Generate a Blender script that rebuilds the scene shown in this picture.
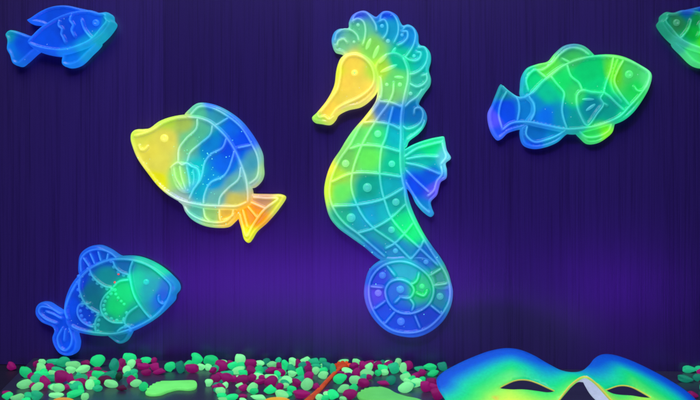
import bpy, bmesh, math, random
import numpy as np
from mathutils import Vector, Matrix
from mathutils.geometry import delaunay_2d_cdt

random.seed(7); np.random.seed(7)
scene = bpy.context.scene
for o in list(bpy.data.objects):
    bpy.data.objects.remove(o)
COL = scene.collection

# ------------------------------------------------------------------ camera
CAM_H = 0.127          # lens height above the floor board
FPX = 780.0            # focal length in photo pixels (700 px wide)
cam_d = bpy.data.cameras.new('camera')
cam = bpy.data.objects.new('camera', cam_d); COL.objects.link(cam)
cam.location = (0, 0, CAM_H); cam.rotation_euler = (math.radians(90), 0, 0)
cam_d.sensor_width = 36.0; cam_d.lens = 36.0 * FPX / 700.0
cam_d.clip_start = 0.01; cam_d.clip_end = 20
scene.camera = cam

# ------------------------------------------------------------------ world, lamps, exposure
world = bpy.data.worlds.new('World'); scene.world = world; world.use_nodes = True
bg = world.node_tree.nodes['Background']
bg.inputs[0].default_value = (0.10, 0.07, 0.30, 1); bg.inputs[1].default_value = 0.06

def area(name, loc, target, size, size_y, power, color, spread=180):
    d = bpy.data.lights.new(name, 'AREA'); d.shape = 'RECTANGLE'
    d.size = size; d.size_y = size_y; d.energy = power; d.color = color; d.spread = math.radians(spread)
    o = bpy.data.objects.new(name, d); COL.objects.link(o); o.location = loc
    o.rotation_euler = (Vector(target) - Vector(loc)).to_track_quat('-Z', 'Y').to_euler()
    return o
def spot(name, loc, target, angle, blend, power, color, radius=0.03):
    d = bpy.data.lights.new(name, 'SPOT'); d.spot_size = math.radians(angle); d.spot_blend = blend
    d.energy = power; d.color = color; d.shadow_soft_size = radius
    o = bpy.data.objects.new(name, d); COL.objects.link(o); o.location = loc
    o.rotation_euler = (Vector(target) - Vector(loc)).to_track_quat('-Z', 'Y').to_euler()
    return o
# unseen whitish panel as ultraviolet proxy, violet flood overhead, low violet tube and torch
area('ultraviolet_proxy_panel', (-0.16, 0.06, 0.86), (0.0, 0.54, 0.02), 0.95, 0.50, 2.7, (0.88, 0.95, 1.0), 110)
area('violet_tube_lamp', (-0.17, 0.10, 0.010), (-0.09, 0.61, 0.09), 0.46, 0.035, 0.50, (0.22, 0.02, 1.0), 130)
area('violet_torch_lamp', (0.25, 0.10, 0.012), (0.19, 0.584, 0.08), 0.10, 0.035, 0.09, (0.20, 0.01, 1.0), 130)
spot('violet_flood_lamp', (-0.16, -0.12, 0.88), (0.02, 0.61, 0.205), 42, 1.0, 24.0, (0.21, 0.02, 1.0), 0.06)

vs = scene.view_settings
vs.view_transform = 'Standard'; vs.look = 'None'; vs.exposure = 0.0; vs.gamma = 1.0
vs.use_curve_mapping = False
scene.render.engine = 'CYCLES'

# ------------------------------------------------------------------ helpers
def s2l(c):
    return tuple(((v / 255.0) / 12.92) if v / 255.0 <= 0.04045 else (((v / 255.0) + 0.055) / 1.055) ** 2.4 for v in c)

WALL_Y, WALL_K = 0.6036, -0.0993          # wall plane: y = WALL_Y + WALL_K * x
_n = math.hypot(1, WALL_K)
U_DIR = Vector((1 / _n, WALL_K / _n, 0)); N_DIR = Vector((WALL_K / _n, -1 / _n, 0))
W_MAT = Matrix(((U_DIR.x, 0, N_DIR.x, 0), (U_DIR.y, 0, N_DIR.y, WALL_Y), (0, 1, 0, 0), (0, 0, 0, 1)))
# wall frame: local (u, w, n) -> world

def wall_uw(px, py, n=0.005):
    """point of the wall's own frame seen at a photo pixel, n metres off the wall"""
    px = np.asarray(px, float); py = np.asarray(py, float)
    dx = (px - 350) / FPX; dz = -(py - 200) / FPX
    y0 = WALL_Y - n * _n
    t = y0 / (1 - WALL_K * dx)
    x = t * dx; y = t; z = CAM_H + t * dz
    u = x * U_DIR.x + (y - WALL_Y) * U_DIR.y
    return u, z

def floor_pt(px, py, z=0.0):
    t = (CAM_H - z) * FPX / (py - 200.0)
    return Vector(((px - 350) / FPX * t, t, z))

def link(name, me, parent=None, mat=None, smooth=True):
    o = bpy.data.objects.new(name, me); COL.objects.link(o)
    if parent is not None: o.parent = parent
    if mat is not None and not me.materials: me.materials.append(mat)
    if smooth:
        me.polygons.foreach_set('use_smooth', [True] * len(me.polygons))
    return o

def tag(o, label, cat, group=None):
    o['label'] = label; o['category'] = cat
    if group: o['group'] = group
    return o

def catmull(pts, closed, step):
    P = [np.array(p, float) for p in pts]; n = len(P); out = []
    rng = range(n) if closed else range(n - 1)
    for i in rng:
        if closed: p0, p1, p2, p3 = P[(i - 1) % n], P[i], P[(i + 1) % n], P[(i + 2) % n]
        else: p0, p1, p2, p3 = P[max(i - 1, 0)], P[i], P[i + 1], P[min(i + 2, n - 1)]
        # centripetal parametrisation keeps corners free of loops
        d1 = max(np.linalg.norm(p1 - p0), 1e-6) ** .5; d2 = max(np.linalg.norm(p2 - p1), 1e-6) ** .5; d3 = max(np.linalg.norm(p3 - p2), 1e-6) ** .5
        m1 = (p2 - p1) if d1 < 1e-2 else d2 * ((p1 - p0) / d1 - (p2 - p0) / (d1 + d2) + (p2 - p1) / d2)
        m2 = (p2 - p1) if d3 < 1e-2 else d2 * ((p2 - p1) / d2 - (p3 - p1) / (d2 + d3) + (p3 - p2) / d3)
        k = max(1, int(round(np.linalg.norm(p2 - p1) / step)))
        for j in range(k):
            t = j / k; t2 = t * t; t3 = t2 * t
            out.append((2 * t3 - 3 * t2 + 1) * p1 + (t3 - 2 * t2 + t) * m1 + (-2 * t3 + 3 * t2) * p2 + (t3 - t2) * m2)
    if not closed: out.append(P[-1])
    return np.array(out)

def seg_dist(pts, loop, closed=True):
    A = loop; B = np.roll(loop, -1, axis=0)
    if not closed: A, B = loop[:-1], loop[1:]
    best = np.full(len(pts), 1e9)
    for c0 in range(0, len(pts), 2000):
        p = pts[c0:c0 + 2000, None, :]
        d = (B - A)[None]; L = (d ** 2).sum(-1) + 1e-12
        t = np.clip(((p - A[None]) * d).sum(-1) / L, 0, 1)
        q = A[None] + t[..., None] * d
        best[c0:c0 + 2000] = np.sqrt(((p - q) ** 2).sum(-1)).min(1)
    return best

def inside(pts, loop):
    x, y = pts[:, 0], pts[:, 1]; r = np.zeros(len(pts), bool)
    xa, ya = loop[:, 0], loop[:, 1]; xb, yb = np.roll(xa, -1), np.roll(ya, -1)
    for i in range(len(loop)):
        c = ((ya[i] > y) != (yb[i] > y))
        if c.any():
            xi = (xb[i] - xa[i]) * (y - ya[i]) / (yb[i] - ya[i] + 1e-12) + xa[i]
            r ^= c & (x < xi)
    return r

# ------------------------------------------------------------------ materials
def nodes_of(name):
    m = bpy.data.materials.new(name); m.use_nodes = True
    nt = m.node_tree; b = nt.nodes['Principled BSDF']
    return m, nt, b, nt.nodes.new, nt.links.new

def gel_material(name, emit, base_gain=0.8, rough=0.30, sss=0.0):
    """dyed translucent resin that fluoresces in its dye colour"""
    m, nt, b, N, L = nodes_of(name)
    at = N('ShaderNodeAttribute'); at.attribute_name = 'dye'
    tc = N('ShaderNodeTexCoord')
    nz = N('ShaderNodeTexNoise'); nz.inputs['Scale'].default_value = 160; nz.inputs['Detail'].default_value = 4
    L(tc.outputs['Object'], nz.inputs['Vector'])
    mr = N('ShaderNodeMapRange'); mr.inputs[1].default_value = .3; mr.inputs[2].default_value = .7
    mr.inputs[3].default_value = .93; mr.inputs[4].default_value = 1.05
    L(nz.outputs['Fac'], mr.inputs[0])
    mx = N('ShaderNodeMix'); mx.data_type = 'RGBA'; mx.blend_type = 'MULTIPLY'; mx.inputs[0].default_value = 1
    vo = N('ShaderNodeTexVoronoi'); vo.inputs['Scale'].default_value = 210; L(tc.outputs['Object'], vo.inputs['Vector'])
    lt = N('ShaderNodeMath'); lt.operation = 'LESS_THAN'; lt.inputs[1].default_value = .085; L(vo.outputs['Distance'], lt.inputs[0])
    vc = N('ShaderNodeSeparateColor'); L(vo.outputs['Color'], vc.inputs[0])
    gt = N('ShaderNodeMath'); gt.operation = 'GREATER_THAN'; gt.inputs[1].default_value = .62; L(vc.outputs[0], gt.inputs[0])
    ml = N('ShaderNodeMath'); ml.operation = 'MULTIPLY'; L(lt.outputs[0], ml.inputs[0]); L(gt.outputs[0], ml.inputs[1])
    mf = N('ShaderNodeMath'); mf.operation = 'MULTIPLY'; mf.inputs[1].default_value = .25; L(ml.outputs[0], mf.inputs[0])
    sp = N('ShaderNodeMix'); sp.data_type = 'RGBA'; L(mf.outputs[0], sp.inputs[0]); L(at.outputs['Color'], sp.inputs[6]); sp.inputs[7].default_value = (.45, .85, .9, 1)
    L(sp.outputs[2], mx.inputs[6]); L(mr.outputs[0], mx.inputs[7])
    bs = N('ShaderNodeMix'); bs.data_type = 'RGBA'; bs.blend_type = 'MULTIPLY'; bs.inputs[0].default_value = 1
    L(mx.outputs[2], bs.inputs[6]); bs.inputs[7].default_value = (base_gain, base_gain, base_gain * .42, 1)      # the dye soaks up violet to glow
    L(bs.outputs[2], b.inputs['Base Color']); L(mx.outputs[2], b.inputs['Emission Color'])
    b.inputs['Emission Strength'].default_value = emit
    b.inputs['Roughness'].default_value = rough
    b.inputs['Subsurface Weight'].default_value = sss
    b.inputs['Subsurface Radius'].default_value = (1, 1, 1); b.inputs['Subsurface Scale'].default_value = 0.003
    b.inputs['Specular IOR Level'].default_value = .35; b.inputs['Coat Weight'].default_value = 0.08; b.inputs['Coat Roughness'].default_value = 0.12
    n2 = N('ShaderNodeTexNoise'); n2.inputs['Scale'].default_value = 420; n2.inputs['Detail'].default_value = 3
    L(tc.outputs['Object'], n2.inputs['Vector'])
    bp = N('ShaderNodeBump'); bp.inputs['Strength'].default_value = .10; bp.inputs['Distance'].default_value = .0005
    L(n2.outputs['Fac'], bp.inputs['Height']); L(bp.outputs['Normal'], b.inputs['Normal'])
    return m

GEL = gel_material('fluorescent_gel', 0.84, .9)
GEL_RIDGE = gel_material('fluorescent_gel_ridge', 1.0, .9, rough=0.30, sss=0.0)

def glow_material(name, rgb, emit, rough=0.5, var=0.22, scale=120, gain=0.85):
    m, nt, b, N, L = nodes_of(name)
    c = s2l(rgb)
    tc = N('ShaderNodeTexCoord'); nz = N('ShaderNodeTexNoise'); nz.inputs['Scale'].default_value = scale; nz.inputs['Detail'].default_value = 5
    oi = N('ShaderNodeObjectInfo')
    ad = N('ShaderNodeVectorMath'); ad.operation = 'ADD'
    L(tc.outputs['Object'], ad.inputs[0]); L(oi.outputs['Random'], ad.inputs[1]); L(ad.outputs[0], nz.inputs['Vector'])
    cr = N('ShaderNodeValToRGB')
    cr.color_ramp.elements[0].position = .3; cr.color_ramp.elements[1].position = .75
    cr.color_ramp.elements[0].color = tuple(v * (1 - var) for v in c) + (1,)
    cr.color_ramp.elements[1].color = tuple(min(1, v * (1 + var) + .01) for v in c) + (1,)
    L(nz.outputs['Fac'], cr.inputs[0])
    # every piece differs a little in pigment strength
    hs = N('ShaderNodeHueSaturation'); mr = N('ShaderNodeMapRange')
    mr.inputs[3].default_value = .72; mr.inputs[4].default_value = 1.15; L(oi.outputs['Random'], mr.inputs[0])
    L(mr.outputs[0], hs.inputs['Value']); L(cr.outputs[0], hs.inputs['Color'])
    bs = N('ShaderNodeMix'); bs.data_type = 'RGBA'; bs.blend_type = 'MULTIPLY'; bs.inputs[0].default_value = 1
    bs.inputs[7].default_value = (gain, gain, gain * .5, 1); L(hs.outputs[0], bs.inputs[6])
    L(bs.outputs[2], b.inputs['Base Color']); L(hs.outputs[0], b.inputs['Emission Color'])
    b.inputs['Emission Strength'].default_value = emit; b.inputs['Roughness'].default_value = rough
    b.inputs['Specular IOR Level'].default_value = .3
    bp = N('ShaderNodeBump'); bp.inputs['Strength'].default_value = .35; bp.inputs['Distance'].default_value = .001
    n2 = N('ShaderNodeTexNoise'); n2.inputs['Scale'].default_value = scale * 3
    L(tc.outputs['Object'], n2.inputs['Vector']); L(n2.outputs['Fac'], bp.inputs['Height']); L(bp.outputs['Normal'], b.inputs['Normal'])
    return m

def wood_material(name, dark, light, rough, sx, sz, axis_long='Z', spec=.5):
    m, nt, b, N, L = nodes_of(name)
    tc = N('ShaderNodeTexCoord'); oi = N('ShaderNodeObjectInfo')
    off = N('ShaderNodeVectorMath'); off.operation = 'MULTIPLY_ADD'; off.inputs[1].default_value = (3.1, 1.7, 2.3)
    L(oi.outputs['Random'], off.inputs[0]); L(tc.outputs['Object'], off.inputs[2])
    def grain(fx, fl, detail):
        mp = N('ShaderNodeMapping')
        mp.inputs['Scale'].default_value = (fx, fx, fl) if axis_long == 'Z' else (fl, fx, fx)
        nz = N('ShaderNodeTexNoise'); nz.inputs['Scale'].default_value = 1; nz.inputs['Detail'].default_value = detail
        nz.inputs['Roughness'].default_value = .62; nz.inputs['Distortion'].default_value = .6
        L(off.outputs[0], mp.inputs['Vector']); L(mp.outputs[0], nz.inputs['Vector'])
        return nz
    g1 = grain(sx, sz, 8); g2 = grain(sx * .16, sz * .25, 3); g3 = grain(sx * 3.2, sz * 2.2, 4)
    a = N('ShaderNodeMath'); a.operation = 'MULTIPLY_ADD'; L(g1.outputs[0], a.inputs[0]); a.inputs[1].default_value = .5
    lo = N('ShaderNodeMapRange'); lo.inputs[3].default_value = .37; lo.inputs[4].default_value = .63; L(g2.outputs[0], lo.inputs[0]); L(lo.outputs[0], a.inputs[2])
    a2 = N('ShaderNodeMath'); a2.operation = 'MULTIPLY_ADD'; L(g3.outputs[0], a2.inputs[0]); a2.inputs[1].default_value = .6; L(a.outputs[0], a2.inputs[2])
    cr = N('ShaderNodeValToRGB')
    cr.color_ramp.elements[0].position = .66; cr.color_ramp.elements[0].color = dark + (1,)
    cr.color_ramp.elements[1].position = 1.12; cr.color_ramp.elements[1].color = light + (1,)
    cr.color_ramp.elements[1].position = 1.0
    sb = N('ShaderNodeMath'); sb.operation = 'MULTIPLY'; sb.inputs[1].default_value = .93; L(a2.outputs[0], sb.inputs[0])
    L(sb.outputs[0], cr.inputs[0])
    hs = N('ShaderNodeHueSaturation'); tn = N('ShaderNodeMapRange'); tn.inputs[3].default_value = .80; tn.inputs[4].default_value = 1.2
    L(oi.outputs['Random'], tn.inputs[0]); L(tn.outputs[0], hs.inputs['Value']); L(cr.outputs[0], hs.inputs['Color']); L(hs.outputs[0], b.inputs['Base Color'])
    b.inputs['Roughness'].default_value = rough; b.inputs['Specular IOR Level'].default_value = spec
    bp = N('ShaderNodeBump'); bp.inputs['Strength'].default_value = .2; bp.inputs['Distance'].default_value = .0005
    L(a2.outputs[0], bp.inputs['Height']); L(bp.outputs['Normal'], b.inputs['Normal'])
    return m

# ------------------------------------------------------------------ setting: wall, floor board, table
def box_mesh(name, verts8):
    me = bpy.data.meshes.new(name)
    me.from_pydata(verts8, [], [(3, 2, 1, 0), (4, 5, 6, 7), (0, 1, 5, 4), (1, 2, 6, 5), (2, 3, 7, 6), (3, 0, 4, 7)])
    me.update(); return me
def prism(poly, z0, z1):
    return [(x, y, z0) for x, y in poly] + [(x, y, z1) for x, y in poly]

M_WALL = wood_material('violet_lit_wood_laminate', (.0080, .0045, .027), (.034, .0192, .102), .27, 430, 6.0, spec=.55)  # violet lamplight partly put into the base colour of dark grey wood
M_FLOOR = wood_material('dark_slate_board', (.012, .0115, .022), (.034, .033, .060), .36, 160, 14, axis_long='X', spec=.5)
M_TABLE = wood_material('black_table_top', (.008, .007, .014), (.018, .015, .03), .5, 120, 10, axis_long='X', spec=.3)

def wall_box(name, u0, u1, w0, w1, n0, n1, bev=0):
    me = box_mesh(name, [(u0, w0, n0), (u1, w0, n0), (u1, w0, n1), (u0, w0, n1), (u0, w1, n0), (u1, w1, n0), (u1, w1, n1), (u0, w1, n1)])
    for v in me.vertices: v.co = W_MAT @ v.co          # stored in world axes so that the grain runs along z
    bm = bmesh.new(); bm.from_mesh(me); bmesh.ops.recalc_face_normals(bm, faces=bm.faces)
    if bev: bmesh.ops.bevel(bm, geom=list(bm.edges), offset=bev, segments=2, affect='EDGES', profile=.5)
    bm.to_mesh(me); bm.free(); return me
wall = link('wall', wall_box('wall', -.76, .76, -.006, .60, -.02, -.004), None, M_WALL, False); wall['kind'] = 'structure'
joints = [-.76, -.55, -.40] + [float(wall_uw(x, 200, 0)[0]) for x in (13, 163, 313, 440, 567, 712)] + [.40, .56, .76]
for u0, u1 in zip(joints, joints[1:]):
    link('plank', wall_box('plank', u0 + .00002, u1 - .00002, -.006, .602, -.004, 0, .00004), wall, M_WALL, False)

def wall_y(x, gap=0.0): return WALL_Y + WALL_K * x - gap
fl = [(-.188, .30), (.50, .30), (.50, wall_y(.50, .0008)), (-.2552, wall_y(-.2552, .0008))]
me = box_mesh('floor', prism(fl, -.006, 0.0))
bm = bmesh.new(); bm.from_mesh(me); bmesh.ops.recalc_face_normals(bm, faces=bm.faces)
bmesh.ops.bevel(bm, geom=[e for e in bm.edges], offset=.0008, segments=2, affect='EDGES', profile=.5); bm.to_mesh(me); bm.free()
floor = link('floor', me, None, M_FLOOR, False); floor['kind'] = 'structure'
tb = [(-.9, .12), (.9, .12), (.9, .9), (-.9, .9)]
me = box_mesh('table_top', prism(tb, -.026, -.0064)); table = link('table_top', me, None, M_TABLE, False); table['kind'] = 'structure'
bm = bmesh.new(); bm.from_mesh(me); bmesh.ops.recalc_face_normals(bm, faces=bm.faces); bm.to_mesh(me); bm.free()

# ------------------------------------------------------------------ moulded gel creatures
class Creature:
    """slabs (rounded plates), ridges, bumps, traced on the wall; dye field given by coloured spots"""
    def __init__(self, name, label, cat, dye, anchor, group=None, fade=25.0, pale=(198, 226, 238), flip=None):
        self.dye_p = np.array([d[0] for d in dye], float); self.dye_c = np.array([s2l(d[1]) for d in dye])
        self.fade = fade * 1.7; self.paths = []; self.queue = []; self.pale = np.array(s2l(pale)); self.depth = .0018; self.slabs = []
        au, aw = wall_uw(*anchor)
        self.au, self.aw = float(au), float(aw)
        self.root = bpy.data.objects.new(name, None); COL.objects.link(self.root); self.root.empty_display_size = .02
        self.root.matrix_world = W_MAT @ Matrix.Translation((self.au, self.aw, 0))
        tag(self.root, label, cat, group)
    def dye(self, P):
        d2 = ((P[:, None, :] - self.dye_p[None]) ** 2).sum(-1)
        w = 1 / (d2 + self.fade) ** 2.6
        c = (w @ self.dye_c) / w.sum(1, keepdims=True)
        g = c.mean(1, keepdims=True); c = np.clip(g + (c - g) * 1.18, 0.002, 1)
        c[:, 1] = np.maximum(c[:, 1], .09 * c[:, 2])
        return c
    def to_local(self, P, z):
        u, w = wall_uw(P[:, 0], P[:, 1])
        return np.stack([u - self.au, w - self.aw, z], 1)
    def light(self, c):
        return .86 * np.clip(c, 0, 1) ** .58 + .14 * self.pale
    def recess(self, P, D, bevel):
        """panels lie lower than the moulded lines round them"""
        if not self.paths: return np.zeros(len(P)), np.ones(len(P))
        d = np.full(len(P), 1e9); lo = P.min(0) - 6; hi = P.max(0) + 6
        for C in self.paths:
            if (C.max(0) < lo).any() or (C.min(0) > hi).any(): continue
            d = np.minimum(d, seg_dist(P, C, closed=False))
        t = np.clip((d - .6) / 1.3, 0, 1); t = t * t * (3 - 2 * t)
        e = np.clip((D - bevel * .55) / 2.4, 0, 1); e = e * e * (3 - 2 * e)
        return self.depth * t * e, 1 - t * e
    def finish(self):
        fins = []
        for it in self.queue:
            if isinstance(it, tuple):
                o = it[0](); p = np.array([it[1]]); best = (-1, None)
                for (loop, h, *_r), so_ in zip(self.slabs, fins):
                    if h > best[0] and inside(p, loop)[0]: best = (h, so_)
                if best[1] is not None and best[1].name.split('.')[0] != 'body': o.parent = best[1]     # a ray of that fin, a curl of that mane
            else:
                o = it()
                if 'glitter' not in o.name: fins.append(o)
    def mesh(self, name, P, z, faces, parent, mat, pale=0.0, tint=None, glow=None):
        me = bpy.data.meshes.new(name)
        co = self.to_local(P, z)
        me.from_pydata(co.tolist(), [], faces); me.update()
        col = self.dye(P)
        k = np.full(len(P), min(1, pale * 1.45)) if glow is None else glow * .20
        if glow is not None: col = col * (.80 + .20 * glow)[:, None]      # shade of the sunken panels painted in by darkening their dye
        col = col + (self.light(col) - col) * k[:, None]  # edge glow of rims and raised lines put into the colour as paler dye
        if tint is not None: col = col * (1 - tint[1]) + np.array(s2l(tint[0])) * tint[1]
        ca = me.color_attributes.new('dye', 'FLOAT_COLOR', 'POINT')
        ca.data.foreach_set('color', np.concatenate([col, np.ones((len(col), 1))], 1).astype(np.float32).ravel())
        return link(name, me, parent, mat)
    def slab(self, name, pts, height, bevel=4.0, side=.45, base=-.0004, sag=.0, grid=1.05):
        loop = catmull(pts, True, 1.0)
        prof = lambda d: side + (1 - side) * np.sqrt(np.clip(1 - (1 - np.clip(d / bevel, 0, 1)) ** 2, 0, 1))
        self.slabs.append((loop, height, bevel, side, sag, prof))
        self.queue.append(lambda: self._slab(name, loop, height, bevel, side, base, prof, grid))
    def _slab(self, name, loop, height, bevel, side, base, prof, grid):
        area2 = (loop[:, 0] * np.roll(loop[:, 1], -1) - np.roll(loop[:, 0], -1) * loop[:, 1]).sum()
        if area2 < 0: loop = loop[::-1].copy()
        x0, y0 = loop.min(0); x1, y1 = loop.max(0)
        gx, gy = np.meshgrid(np.arange(x0, x1, grid), np.arange(y0, y1, grid * .87))
        gx = gx + (np.arange(gx.shape[0]) % 2)[:, None] * grid * .5
        G = np.stack([gx.ravel(), gy.ravel()], 1) + np.random.uniform(-.12, .12, (gx.size, 2))
        G = G[inside(G, loop)]; d = seg_dist(G, loop); G = G[d > bevel + .4]
        tang = np.roll(loop, -1, 0) - np.roll(loop, 1, 0); tang /= np.linalg.norm(tang, axis=1, keepdims=True) + 1e-9
        nor = np.stack([-tang[:, 1], tang[:, 0]], 1)
        rings = []
        for k in (.12, .3, .55, .85):
            R = loop + nor * bevel * k; ok = inside(R, loop); R = R[ok]
            R = R[seg_dist(R, loop) > bevel * k * .93]; rings.append(R)
        I = np.concatenate(rings + [G]); n = len(loop)
        allp = [Vector(p) for p in np.concatenate([loop, I])]
        ov, oe, of, _, _, _ = delaunay_2d_cdt(allp, [], [list(range(n))], 1, 1e-5)
        P = np.array([(v.x, v.y) for v in ov])
        D = seg_dist(P, loop)
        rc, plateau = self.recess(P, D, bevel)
        hz = height * prof(D) - rc
        # boundary edges -> side wall and back
        cnt = {}
        faces = [tuple(f) for f in of]
        fix = []
        for f in faces:
            a = P[f[1]] - P[f[0]]; b = P[f[2]] - P[f[0]]
            if a[0] * b[1] - a[1] * b[0] > 0: f = f[::-1]       # image y points down
            fix.append(f)
        for f in fix:
            for i in range(3): cnt[(f[i], f[(i + 1) % 3])] = 1
        nb = len(P); back = {}
        P2 = []; F = list(fix)
        for (a, b) in cnt:
            if (b, a) not in cnt:
                for q in (a, b):
                    if q not in back: back[q] = nb + len(P2); P2.append(P[q])
                F.append((b, a, back[a], back[b]))
        PA = np.concatenate([P, np.array(P2)]); Z = np.concatenate([hz, np.full(len(P2), base)])
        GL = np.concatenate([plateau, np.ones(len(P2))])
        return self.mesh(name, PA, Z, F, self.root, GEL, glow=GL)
    def height(self, P, sunk=True):
        best = np.full(len(P), .0)
        for loop, h, bv, sd, sag, prof in self.slabs:
            m = inside(P, loop)
            if m.any():
                D = seg_dist(P[m], loop); z = h * prof(D) - (self.recess(P[m], D, bv)[0] if sunk else 0)
                best[m] = np.maximum(best[m], z)
        return best
    def ridge(self, pts, r=1.5, h=.0016, pale=.33, parent=None, name='ridge', taper=3.0, tint=None):
        C = catmull(pts, False, 1.0); self.paths.append(C); r = r * .60
        self.queue.append((lambda: self._ridge(C, r, h * .62, pale, parent, name, taper, tint), tuple(C[len(C) // 2])))
    def _ridge(self, C, r, h, pale, parent, name, taper, tint):
        n = len(C)
        t = np.gradient(C, axis=0); t /= np.linalg.norm(t, axis=1, keepdims=True) + 1e-9
        nr = np.stack([-t[:, 1], t[:, 0]], 1)
        s = np.concatenate([[0], np.cumsum(np.linalg.norm(np.diff(C, axis=0), axis=1))]); L = s[-1]
        tp = np.clip(np.minimum(s, L - s) / taper, 0, 1); tp = .25 + .75 * np.sqrt(tp * (2 - tp))
        zb = self.height(C, False)
        k = np.ones(5) / 5; zb = np.convolve(np.pad(zb, 2, 'edge'), k, 'valid')
        PP = []; ZZ = []; m = 9
        for i in range(n):
            for j in range(m):
                th = math.pi * j / (m - 1)
                PP.append(C[i] + nr[i] * r * tp[i] * math.cos(th))
                ZZ.append(zb[i] - .0006 + (h + .0006) * tp[i] * math.sin(th) ** .8)
        F = []
        for i in range(n - 1):
            for j in range(m - 1):
                a = i * m + j; F.append((a, a + 1, a + m + 1, a + m))
        F.append(tuple(range(m)[::-1])); F.append(tuple((n - 1) * m + j for j in range(m)))
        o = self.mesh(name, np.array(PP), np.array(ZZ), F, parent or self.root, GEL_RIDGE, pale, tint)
        bm = bmesh.new(); bm.from_mesh(o.data); bmesh.ops.recalc_face_normals(bm, faces=bm.faces); bm.to_mesh(o.data); bm.free()
        return o
    def bump(self, x, y, r, h=None, pale=.22, name='bump', dimple=.0, elong=None, parent=None, tint=None):
        self.queue.append((lambda: self._bump(x, y, r, h, pale, name, dimple, elong, parent, tint), (x, y)))
    def _bump(self, x, y, r, h, pale, name, dimple, elong, parent, tint):
        h = h if h is not None else r * .00045
        prof = [(1.0, 0), (.93, .38), (.8, .66), (.6, .88), (.38, .98 - dimple * .3), (.18, 1.0 - dimple), (.0, 1.0 - dimple * 1.1)]
        m = 18; PP = []; ZZ = []
        zb = float(self.height(np.array([[x, y]]))[0]) - .0003
        ca, sa, ex = (1, 0, 1) if elong is None else (math.cos(elong[0]), math.sin(elong[0]), elong[1])
        for (pr, ph) in prof[:-1]:
            for j in range(m):
                a = 2 * math.pi * j / m; lx, ly = r * pr * math.cos(a) * ex, r * pr * math.sin(a)
                PP.append((x + lx * ca - ly * sa, y + lx * sa + ly * ca)); ZZ.append(zb + (h + .0003) * ph)
        PP.append((x, y)); ZZ.append(zb + (h + .0003) * prof[-1][1])
        F = []
        for k in range(len(prof) - 2):
            for j in range(m):
                j2 = (j + 1) % m; F.append((k * m + j, (k + 1) * m + j, (k + 1) * m + j2, k * m + j2))
        k = len(prof) - 2
        for j in range(m): F.append((k * m + j, len(PP) - 1, k * m + (j + 1) % m))
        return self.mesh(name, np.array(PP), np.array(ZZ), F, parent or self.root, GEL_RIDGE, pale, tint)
    def glitter(self, spots, r=.6, color=(120, 255, 225)):
        self.queue.append(lambda: self._glitter(spots, r, color))
    def _glitter(self, spots, r, color):
        P = []; Z = []; F = []
        for (x, y) in spots:
            zb = float(self.height(np.array([[x, y]]))[0]); b0 = len(P); rr = r * random.uniform(.6, 1.2)
            for j in range(6):
                a = j * math.pi / 3 + x; P.append((x + rr * math.cos(a), y + rr * math.sin(a))); Z.append(zb - .0001)
            P.append((x, y)); Z.append(zb + .0005)
            for j in range(6): F.append((b0 + j, b0 + 6, b0 + (j + 1) % 6))
        o = self.mesh('glitter', np.array(P), np.array(Z), F, self.root, GEL_RIDGE, .0, (color, .85))
        o['kind'] = 'stuff'; return o

GRP = 'moulded gel sea creatures stuck on the wall'

# ---- seahorse
dye = [((345, 80), (240, 212, 108)), ((325, 110), (238, 212, 104)), ((366, 92), (234, 214, 108)), ((352, 64), (236, 214, 104)), ((338, 75), (205, 224, 80)), ((316, 118), (150, 220, 90)),
       ((340, 44), (120, 198, 140)), ((333, 38), (60, 130, 205)), ((358, 30), (95, 185, 140)), ((356, 12), (70, 90, 215)), ((388, 12), (60, 90, 220)), ((390, 27), (40, 150, 190)), ((411, 34), (14, 140, 205)), ((425, 58), (40, 180, 180)),
       ((400, 60), (24, 190, 150)), ((372, 48), (130, 208, 100)), ((380, 70), (170, 218, 86)), ((395, 80), (110, 212, 118)), ((422, 84), (70, 180, 160)), ((390, 95), (125, 200, 120)),
       ((382, 112), (74, 124, 194)), ((395, 115), (40, 108, 204)), ((415, 115), (40, 112, 175)), ((414, 136), (50, 200, 170)), ((366, 116), (205, 205, 95)),
       ((378, 134), (80, 212, 130)), ((365, 136), (112, 218, 118)), ((395, 136), (18, 180, 192)), ((345, 162), (116, 200, 106)), ((370, 158), (112, 230, 106)), ((392, 164), (60, 190, 150)),
       ((340, 192), (112, 228, 108)), ((336, 174), (170, 222, 88)), ((329, 170), (230, 214, 84)), ((326, 190), (190, 225, 80)), ((368, 188), (40, 160, 140)), ((392, 188), (18, 172, 182)),
       ((370, 215), (10, 165, 200)), ((360, 212), (20, 165, 180)), ((384, 212), (10, 178, 185)), ((345, 215), (60, 172, 138)), ((396, 204), (30, 160, 150)), ((402, 222), (40, 224, 138)), ((385, 232), (20, 162, 160)), ((412, 230), (60, 228, 128)),
       ((400, 250), (8, 140, 185)), ((425, 256), (20, 108, 185)), ((352, 236), (60, 150, 165)), ((372, 253), (40, 112, 185)),
       ((378, 278), (16, 84, 195)), ((405, 271), (8, 180, 190)), ((422, 288), (50, 195, 108)), ((440, 280), (60, 152, 128)), ((440, 296), (30, 132, 140)), ((377, 293), (88, 72, 210)),
       ((395, 290), (14, 116, 200)), ((405, 322), (10, 84, 205)), ((385, 312), (10, 90, 212)), ((430, 316), (12, 70, 185)), ((366, 300), (80, 60, 210)), ((451, 292), (80, 110, 210)),
       ((430, 148), (64, 222, 140)), ((425, 162), (10, 184, 170)), ((428, 174), (12, 96, 212)), ((416, 184), (60, 80, 225)), ((446, 158), (110, 200, 220)), ((438, 190), (104, 100, 230)), ((430, 214), (26, 132, 195))]
sh = Creature('gel_seahorse', 'large gel seahorse with yellow head, green body and curled blue tail on the wall', 'seahorse', dye, (405, 337), GRP, fade=30)
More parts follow.
